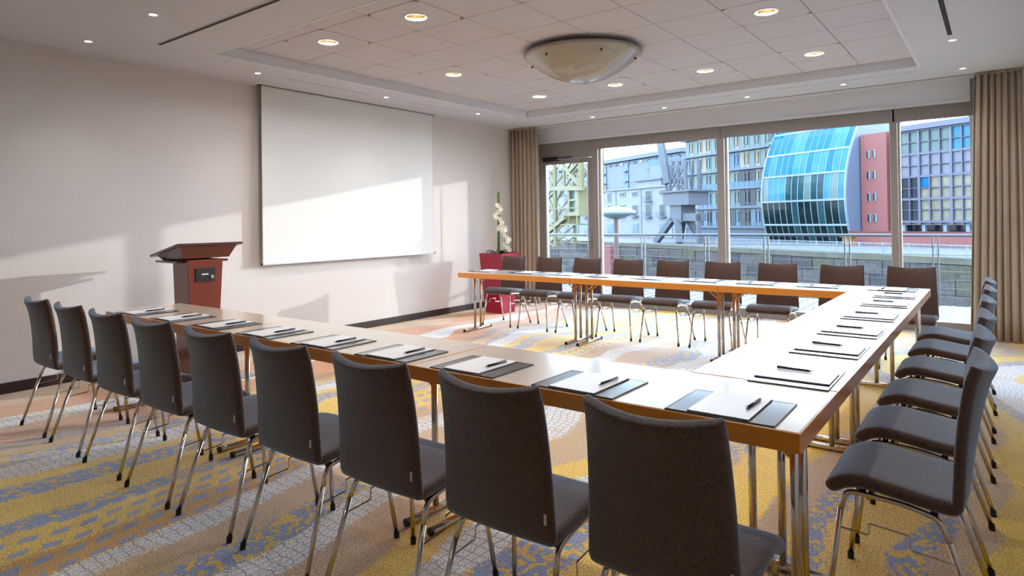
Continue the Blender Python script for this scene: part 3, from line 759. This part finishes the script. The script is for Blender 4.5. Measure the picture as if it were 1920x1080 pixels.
for k in range(34):
    s0 = -116+k*2.6
    for j in range(5):
        z0 = -9.2+1.28*j; sh = 1.3 if j % 2 else 0; pr = random.uniform(.02, .16)
        obj('stone_block', BB(s0+sh+.05, s0+sh+2.55, 55-pr, 55, z0+.04, z0+1.24, o=o), random.choice((OM['stone'], OM['stone'], OM['stone_d'], OM['stone_m'])), qy)

# railing on the terrace
ra = empty('terrace_railing', (3, 12.0, 0)); tag(ra, 'steel terrace railing with horizontal wires outside the windows', 'railing')
RM = mat('galvanised_rail', (176, 170, 164), .5, metal=.3, var=.08, scale=20)
obj('top_rail', T([(-8, 0, 1.06), (6, 0, 1.06)], .024, 8), RM, ra)
for x in (-2.6, -1.35, -.15, 1.0, 2.27, 3.33, 4.60, 5.80, 7.0):
    obj('post', box(B(x-3.045, x-3.025, -.02, .02, -.1, 1.05), x-2.975, x-2.955, -.02, .02, -.1, 1.05), RM, ra)
for z in (.89, .764, .64, .515, .386, .26, .13):
    obj('wire', T([(-8, 0, z), (6, 0, z)], .0055, 6), RM, ra)

# round-headed street lamp
o = (-21.7, 14, -9.6)
t = outthing('street_lamp', o, 'round flat-headed street lamp on a rust red pole beyond the railing', 'street lamp')
obj('pole', T([(0, 0, 0), (0, 0, 11.1)], .09, 10), OM['lampred'], t)
obj('lamp_head', lathe(bmesh.new(), [(.05, 10.95), (.35, 11.05), (.78, 11.18), (.80, 11.28), (.5, 11.42), (.1, 11.48), (.01, 11.48)], 24), OM['mull'], t, smooth=True)

# white building
o = (-110, 76, -2.2)
t = outthing('white_warehouse', o, 'long white rendered building with small balconied windows across the harbour', 'building')
obj('facade', BB(-165, -94, 75.6, 88, -2.2, 7.5, o=o), OM['whiteb'], t)
obj('cornice', BB(-165, -94, 75.2, 88, 7.5, 7.75, o=o), OM['whiteb'], t)
obj('penthouse', BB(-113, -104.5, 78, 86, 7.7, 9.3, o=o), OM['whiteb'], t)
obj('penthouse_roof', BB(-113.6, -103.8, 77.4, 87, 9.2, 9.5, o=o), OM['roof'], t)
obj('tower_block', BB(-111, -105, 80, 86, 9.4, 12.2, o=o), OM['greyb'], t)
wins = [(-120.2, -119.0, 5.2, 7.1), (-115.4, -113.5, 6.2, 7.0), (-110.8, -109, 6.1, 6.9), (-106.1, -104.4, 4.9, 6.9), (-101.5, -99.7, 6.0, 6.8),
        (-120.2, -119, 2.2, 4.4), (-115.4, -113.8, 2.1, 4.3), (-110.8, -109.1, 2.0, 4.2), (-106.2, -104.5, 1.8, 4.3), (-101.6, -100, 1.8, 4.1),
        (-120.4, -118.1, -1.6, .5), (-110.9, -109, -1.4, .5), (-101.7, -100.1, -1.2, .5)]
wins += [(a-k*5.0, b_-k*5.0, c, d_) for k in (1, 2, 3, 4, 5) for a, b_, c, d_ in ((-120.2, -118.6, 5.2, 7.0), (-120.2, -118.6, 2.0, 4.3), (-120.3, -118.4, -1.5, .5))]
for a, b_, c, d_ in wins:
    f = obj('window', BB(a-.12, b_+.12, 75.45, 75.6, c-.12, d_+.12, o=o), OM['mull'], t)
    obj('pane', BB(a, b_-.1, 75.40, 75.45, c, d_, o=o), OM['winD'] if c > 1.5 else OM['winB'], f)
    if d_-c > 1.9 and c > 1.5:
        bm = bmesh.new(); bbox(bm, a-.4, b_+.4, 74.7, 75.6, c-.2, c-.05, o=o)
        for q in range(7): bbox(bm, a-.4+(b_-a+.8)*q/6-.02, a-.4+(b_-a+.8)*q/6+.02, 74.7, 74.75, c-.05, c+.85, o=o)
        bbox(bm, a-.4, b_+.4, 74.7, 74.76, c+.85, c+.92, o=o)
        obj('balcony', bm, OM['roof'], t)
for s_ in (-122.3, -117, -107.8, -98): obj('downpipe', BB(s_-.06, s_+.06, 75.5, 75.6, -2.2, 7.5, o=o), OM['roof'], t)
# grey building behind
o = (-110, 92, -2.2); q = 92/75
t = outthing('grey_apartment_building', o, 'tall pale grey flat-roofed building rising behind the white one', 'building')
def zq(z): return 1.367+(z-1.367)*q
obj('block', BB(-200, -94*q, 92, 105, -2.2, zq(13.3), o=o), OM['greyb'], t)
obj('roof', BB(-201, -93.5*q, 91, 106, zq(13.4), zq(14.2), o=o), OM['roof'], t)
for s_, e_ in ((-124, -119.6), (-112.6, -111.2), (-104.3, -99.8), (-98.5, -94.5)):
    for z_ in (12.3, 10.2, 8.6):
        f = obj('window', BB(s_*q, e_*q, 91.8, 92, zq(z_-1.0), zq(z_+.5), o=o), OM['winB'], t)
        obj('balcony', BB(s_*q, e_*q, 91, 92, zq(z_-1.25), zq(z_-1.0), o=o), OM['roof'], t)
for k in range(12): obj('roof_window', BB((-121+k*2.3)*q, (-120+k*2.3)*q, 91.85, 92, zq(12.6), zq(13.1), o=o), OM['winD' if k % 3 else 'mull'], t)

# glass hotel block
o = (-84, 75, -2.2)
t = outthing('glass_office_block', o, 'pale greenish glass office block with blue floor bands left of the curved one', 'building')
obj('core', BB(-93.5, -73.2, 75.3, 90, -2.2, 22, o=o), OM['slab'], t)
lv = [-2.1, -.1, 3.05, 6.1, 9.15, 12.2, 15.25, 18.3, 21.4]
for z_ in lv: obj('floor_band', BB(-93.9, -73.0, 74.4, 75.3, z_-.18, z_+.18, o=o), OM['slab'], t)
n = 18; wd = 20.0/n
pmesh = {}
for nm, mt in (('a', OM['winG']), ('b', OM['winB']), ('c', OM['winD']), ('d', OM['cream'])):
    me = bpy.data.meshes.new('pane'); bm = BB(.05, wd-.05, 0, .08, 0, 2.62, o=(0, 0, 0)); bm.to_mesh(me); bm.free(); me.materials.append(mt); pmesh[nm] = me
for j in range(1, 8):
    for i in range(n):
        kind = random.choice('aaabd') if j > 1 else random.choice('bbc')
        if 12 <= i <= 14 and j in (2, 3): kind = 'c'
        s_ = -93.4+i*wd
        link_mesh('glass_panel', pmesh[kind], t, U*(s_-o[0])-NN*(75.2-o[1])+Vector((0, 0, lv[j]+.2-o[2])))
me = bpy.data.meshes.new('opening_frame'); bm = bmesh.new()
bbox(bm, 0, .08, 0, .1, 0, 1.7); bbox(bm, .72, .8, 0, .1, 0, 1.7); bbox(bm, .08, .72, 0, .1, 1.62, 1.7); bbox(bm, .08, .72, 0, .1, 0, .08)
bm.to_mesh(me); bm.free(); me.materials.append(OM['dmull'])
for j in range(1, 8):
    for i in range(1, n, 2):
        s_ = -93.4+i*wd
        link_mesh('opening_frame', me, t, U*(s_-o[0])-NN*(75.08-o[1])+Vector((0, 0, lv[j]+.75-o[2])))
for i in range(n): obj('balcony_glass', BB(-93.8+i*wd, -93.8+(i+1)*wd-.06, 74.42, 74.46, .1+lv[3]-.1, lv[3]+1.0, o=o), OM['winB'], t)

# curved blue building
o = (-67, 75, -2.6)
t = outthing('curved_glass_building', o, 'bright blue glass building with a bulging curved facade', 'building')
SL, SR = -73.0, -58.8; ZB = [-2.6, .25, 3.6, 7.25, 10.4, 13.6, 16.0]
def bulge(z):
    v = (z-4.0)/8.6; return 75-2.2*(1-min(1.4, v*v))
nc = 13
def cell(i, z0, z1, g=.06, k=3):
    bm = bmesh.new(); a = SL+(SR-SL)*i/nc+g; b_ = SL+(SR-SL)*(i+1)/nc-g; rows = []
    for j in range(k+1):
        z = z0+g+(z1-z0-2*g)*j/k; D_ = bulge(z)
        rows.append([bm.verts.new(U*(a-o[0])-NN*(D_-o[1])+Vector((0, 0, z-o[2]))), bm.verts.new(U*(b_-o[0])-NN*(D_-o[1])+Vector((0, 0, z-o[2]))),
                     bm.verts.new(U*(b_-o[0])-NN*(D_+.1-o[1])+Vector((0, 0, z-o[2]))), bm.verts.new(U*(a-o[0])-NN*(D_+.1-o[1])+Vector((0, 0, z-o[2])))])
    for p, q_ in zip(rows, rows[1:]):
        for e_ in range(4): bm.faces.new((p[e_], p[(e_+1) % 4], q_[(e_+1) % 4], q_[e_]))
    bm.faces.new(rows[0]); bm.faces.new(rows[-1]); return bm
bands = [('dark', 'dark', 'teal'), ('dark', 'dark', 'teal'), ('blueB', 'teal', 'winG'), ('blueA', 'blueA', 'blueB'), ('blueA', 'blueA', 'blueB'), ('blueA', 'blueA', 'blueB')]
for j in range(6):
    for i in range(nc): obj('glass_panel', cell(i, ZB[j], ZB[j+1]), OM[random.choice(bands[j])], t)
for z in ZB: obj('horizontal_band', BB(SL-.1, SR+.1, bulge(z)-.12, bulge(z)+.3, z-.13, z+.13, o=o), OM['mull'], t)
for i in range(nc+1):
    s_ = SL+(SR-SL)*i/nc; w_ = .05 if 0 < i < nc else .16
    pts = [U*(s_-o[0])-NN*(bulge(z)-.02-o[1])+Vector((0, 0, z-o[2])) for z in [-2.6+18.6*k/16 for k in range(17)]]
    obj('vertical_mullion', T(pts, w_, 4), OM['mull'], t)
# side and back volume
bm = bmesh.new()
for s_ in (SR+.05,):
    zz = [-2.6+18.6*k/16 for k in range(17)]
    f_ = [bm.verts.new(U*(s_-o[0])-NN*(bulge(z)+.1-o[1])+Vector((0, 0, z-o[2]))) for z in zz]; b2 = [bm.verts.new(U*(s_-o[0])-NN*(84-o[1])+Vector((0, 0, z-o[2]))) for z in zz]
    for k in range(16): bm.faces.new((f_[k], f_[k+1], b2[k+1], b2[k]))
obj('side_wall', bm, OM['lilac'], t)
obj('rear_block', BB(SL+.3, SR-.1, 75.9, 84, -2.6, 15.8, o=o), OM['slab'], t)

# brick tower
o = (-56.8, 77, -2.4)
t = outthing('brick_tower', o, 'red brick tower with pairs of narrow windows beside the curved blue building', 'building')
obj('tower', BB(-58.5, -54.9, 75.4, 82, -2.4, 11.9, o=o), OM['brick'], t)
obj('tower_side_face', BB(-54.9, -54.2, 76.2, 82, -2.4, 11.7, o=o), OM['brickd'], t)  # side face of the tower, darkened in its colour
obj('glass_wing', BB(-54.2, -53.5, 76.6, 82, -2.4, 12.4, o=o), OM['winB'], t)
for z_ in (9.8, 7.1, 4.3, 1.6):
    for s_ in (-57.55, -56.75):
        f = obj('window', BB(s_, s_+.42, 75.28, 75.4, z_-1.05, z_, o=o), OM['mull'], t)
        obj('pane', BB(s_+.02, s_+.22, 75.24, 75.3, z_-1.0, z_-.05, o=o), OM['winD'], f)
obj('door_surround', BB(-57.5, -56.5, 75.3, 75.4, -2.2, -.6, o=o), OM['winG'], t)

# gridded building at right
o = (-49, 77, -2.2)
t = outthing('gridded_glass_building', o, 'lilac steel framed building with a grid of tall windows, seen in the last window', 'building')
obj('core', BB(-53.2, -43.0, 75.5, 88, .2, 12.2, o=o), OM['lilacp'], t)
obj('roof_edge', BB(-53.3, -43.0, 74.6, 88, 11.55, 12.2, o=o), OM['lmull'], t)
cols = [-53.1, -51.85, -50.65, -49.4, -48.15, -46.9, -45.7, -44.5, -43.2]; rws = [.6, 2.0, 3.3, 4.6, 6.0, 7.3, 8.7, 10.1, 11.5]
for j in range(8):
    for i in range(8):
        if j in (4, 5): mt = 'lilacp'
        elif j >= 6: mt = 'winG' if i < 5 else 'blueB'
        elif i < 2: mt = 'winD'
        elif (i, j) == (2, 3): mt = 'blueA'
        else: mt = 'cream'
        obj('glass_panel', BB(cols[i]+.07, cols[i+1]-.07, 75.38, 75.48, rws[j]+.07, rws[j+1]-.07, o=o), OM[mt], t)
for i, s_ in enumerate(cols): obj('vertical_mullion', BB(s_-(.14 if i in (2, 5) else .06), s_+(.14 if i in (2, 5) else .06), 75.1, 75.5, .3, 11.6, o=o), OM['lmull'], t)
for j, z_ in enumerate(rws): obj('horizontal_mullion', BB(-53.2, -43, 75.15, 75.5, z_-(.14 if j % 2 == 0 else .05), z_+(.14 if j % 2 == 0 else .05), o=o), OM['dmull' if j % 2 else 'lmull'], t)
obj('ground_floor', BB(-52.8, -43.2, 77, 88, -2.2, .3, o=o), OM['winD'], t)
for s_ in (-53, -50.5, -48, -45.5): obj('pillar', BB(s_-.2, s_+.2, 75.6, 76, -2.2, .5, o=o), OM['mull'], t)
o = (-50, 72, -2.2)
t = outthing('brick_garden_wall', o, 'low red brick wall below the gridded building across the harbour', 'wall')
obj('wall_body', BB(-57.5, -38, 71.8, 72.3, -2.2, -.65, o=o), OM['brick'], t); obj('cap', BB(-57.6, -38, 71.7, 72.4, -.65, -.5, o=o), OM['brickd'], t)
o = (-54.6, 70, -2.2)
t = outthing('orange_awning', o, 'small orange kiosk at the foot of the curved blue building', 'kiosk')
obj('booth', BB(-56.6, -55.5, 69.4, 70.4, -2.2, -1.2, o=o), OM['orange'], t); obj('canopy', BB(-56.8, -55.2, 69.1, 70.6, -1.2, -.95, o=o), OM['orange'], t)

# quayside fence
o = (-48, 56.2, -2.2)
t = outthing('quay_fence', o, 'pale metal fence along the opposite quay edge', 'fence')
obj('top_bar', BB(-64, -30, 56.18, 56.24, -1.25, -1.18, o=o), OM['mull'], t); obj('lower_bar', BB(-64, -30, 56.18, 56.24, -2.1, -2.04, o=o), OM['mull'], t)
for k in range(14): obj('post', BB(-64+2.5*k, -63.9+2.5*k, 56.15, 56.27, -2.2, -1.15, o=o), OM['mull'], t)
bm = bmesh.new()
for k in range(170): bbox(bm, -64+.2*k, -64+.2*k+.03, 56.19, 56.23, -2.1, -1.2, o=o)
tag(obj('pickets', bm, OM['mull'], t), kind='stuff')
o = (-87.4, 54.4, -9)
tag(obj('brick_pier', BB(-90.2, -84.8, 53.6, 54.9, -9.6, -2.7, o=o), OM['brick'], loc=bk(*o)), 'dark red brick pier against the opposite quay wall, left part', 'pier')

# olive lattice gantry seen through the door
o = (-75, 41, -2.2)
t = outthing('lattice_gantry_crane', o, 'olive yellow lattice steel crane tower seen through the glass door', 'crane')
seg = [(-76.8,11,-76.9,-2.2,.42),(-69.7,11,-69.8,5.3,.55),(-84,5.9,-69.3,5.3,.55),(-75.8,9.4,-69.9,5.5,.35),(-69.8,8.9,-73.3,7.2,.3),(-79.7,8.9,-76.7,6.2,.3),(-79.6,7.4,-77.5,6.1,.25),
       (-79.6,5.4,-76.8,2.3,.25),(-76.8,5.3,-80.2,3.8,.25),(-84,3.0,-71.1,2.9,.14),(-84,.8,-70.9,.8,.16),(-84,-.8,-69.2,-.7,.12),(-74.0,1.7,-80.3,-.8,.5),(-70.9,1.9,-70.9,.8,.18),
       (-80,-1,-77.2,-2.2,.25),(-76.9,-.9,-79.8,-2.2,.25),(-81,11,-81,-2.2,.4),(-84,9.6,-69.5,9.4,.4),(-74.2,11,-74.2,5.5,.3),(-81,9,-84,6,.3),(-81,3,-84,5.3,.25),(-69.8,10.5,-74.2,9.5,.3)]
for a, z0, b_, z1, w in seg: obj('lattice_member', bl_(bmesh.new(), o, (a, 40, z0), (b_, 40, z1), w), OM['craneY'], t)
for a, z0, b_, z1, w in seg[:4]+seg[9:12]: obj('lattice_member', bl_(bmesh.new(), o, (a, 43, z0), (b_, 43, z1), w*.8), OM['craneY'], t)
for s_, z_ in ((-76.8, 5.6), (-69.8, 5.5), (-76.8, 9.5), (-81, 5.7), (-69.8, 9.5), (-76.8, .8)): obj('cross_member', bl_(bmesh.new(), o, (s_, 40, z_), (s_, 43, z_), .3), OM['craneY'], t)
random.seed(5)
for s0_, s1_ in ((-84, -81), (-81, -76.9), (-76.9, -74.2), (-74.2, -69.9)):
    for z_ in (-2.2, -.75, .8, 3.0, 5.6, 7.6, 9.6):
        if s1_ > -75 and z_ < 5: continue
        h_ = {-2.2: 1.45, -.75: 1.55, .8: 2.2, 3.0: 2.5, 5.6: 2.0, 7.6: 2.0, 9.6: 1.6}[z_]
        for Dq in (41.5, 43.2):
            obj('brace', bl_(bmesh.new(), o, (s0_, Dq, z_), (s1_, Dq, z_+h_), .13), OM['craneY'], t)
            if random.random() < .6: obj('brace', bl_(bmesh.new(), o, (s1_, Dq, z_), (s0_, Dq, z_+h_), .13), OM['craneY'], t)
cb = obj('cab', BB(-73.3, -72.9, 40, 42, 1.9, 5.2, o=o), OM['craneY'], t)
bbf = bmesh.new(); bbox(bbf, -71.2, -70.5, 40, 42, 1.9, 5.2, o=o); bbox(bbf, -72.9, -71.2, 40, 42, 1.9, 2.4, o=o); bbox(bbf, -72.9, -71.2, 40, 42, 3.8, 4.05, o=o)
obj('cab_frame', bbf, OM['craneY'], cb); obj('cab_glass', BB(-72.9, -71.2, 40.4, 40.5, 2.4, 5.2, o=o), OM['winG'], cb)
obj('hopper', BB(-75.5, -73.6, 40.3, 42, .9, 2.2, o=o), OM['craneY'], t)

# grey harbour crane on legs
o = (-77, 60, -2.2)
t = outthing('harbour_crane', o, 'old grey harbour crane with splayed legs and long jib on the quay', 'crane')
bm = bmesh.new(); 
obj('jib', bl_(bmesh.new(), o, (-81.4, 60, 17.2), (-78.7, 60, 6.6), .95), OM['craneG'], t)
cs = [(-78.4,10,-74.7,9.8,.35),(-77.3,9.9,-78.4,5.4,.3),(-76,9.8,-76.4,5.3,.3),(-74.7,9.7,-74.6,5.2,.45),(-77.3,9.2,-76.1,7.5,.16),(-76,9.1,-77.4,7.5,.16),(-75.9,9.1,-74.8,7.4,.16),(-74.7,9,-76.1,7.5,.16),
      (-77.6,7.6,-76.4,5.5,.16),(-76.3,7.5,-78,5.6,.16),(-76.1,7.5,-74.8,5.4,.16),(-74.8,7.4,-76.1,5.5,.16),(-79.3,7,-79,5.3,.3)]
for a, z0, b_, z1, w in cs: obj('tower_strut', bl_(bmesh.new(), o, (a, 60, z0), (b_, 60, z1), w), OM['craneG'], t)
for a, z0, b_, z1, w in cs[1:4]: obj('tower_strut', bl_(bmesh.new(), o, (a, 62.5, z0), (b_, 62.5, z1), w), OM['craneG'], t)
obj('machine_house', BB(-79.2, -73.3, 59.4, 63, 3.3, 5.3, o=o), OM['craneG'], t)
obj('walkway', BB(-79.6, -72.7, 59, 63.3, 5.2, 5.45, o=o), OM['craneG'], t)
obj('turret', BB(-78.1, -75.5, 59.8, 62.4, .8, 3.3, o=o), OM['craneG'], t)
for a, z0, b_, z1, w in ((-77.8,1.2,-81.2,-2.2,.8),(-76.6,1.2,-75.6,-2.2,.9)):
    obj('leg', bl_(bmesh.new(), o, (a, 60, z0), (b_, 59.5, z1), w), OM['craneG'], t)
    obj('leg', bl_(bmesh.new(), o, (a, 62, z0), (b_, 64, z1), w), OM['craneG'], t)
obj('portal_beam', BB(-75.6, -72.1, 60, 61.5, 1.0, 2.1, o=o), OM['craneG'], t)
obj('portal_post', BB(-72.5, -72.1, 60, 60.5, -2.2, 1.9, o=o), OM['craneG'], t)
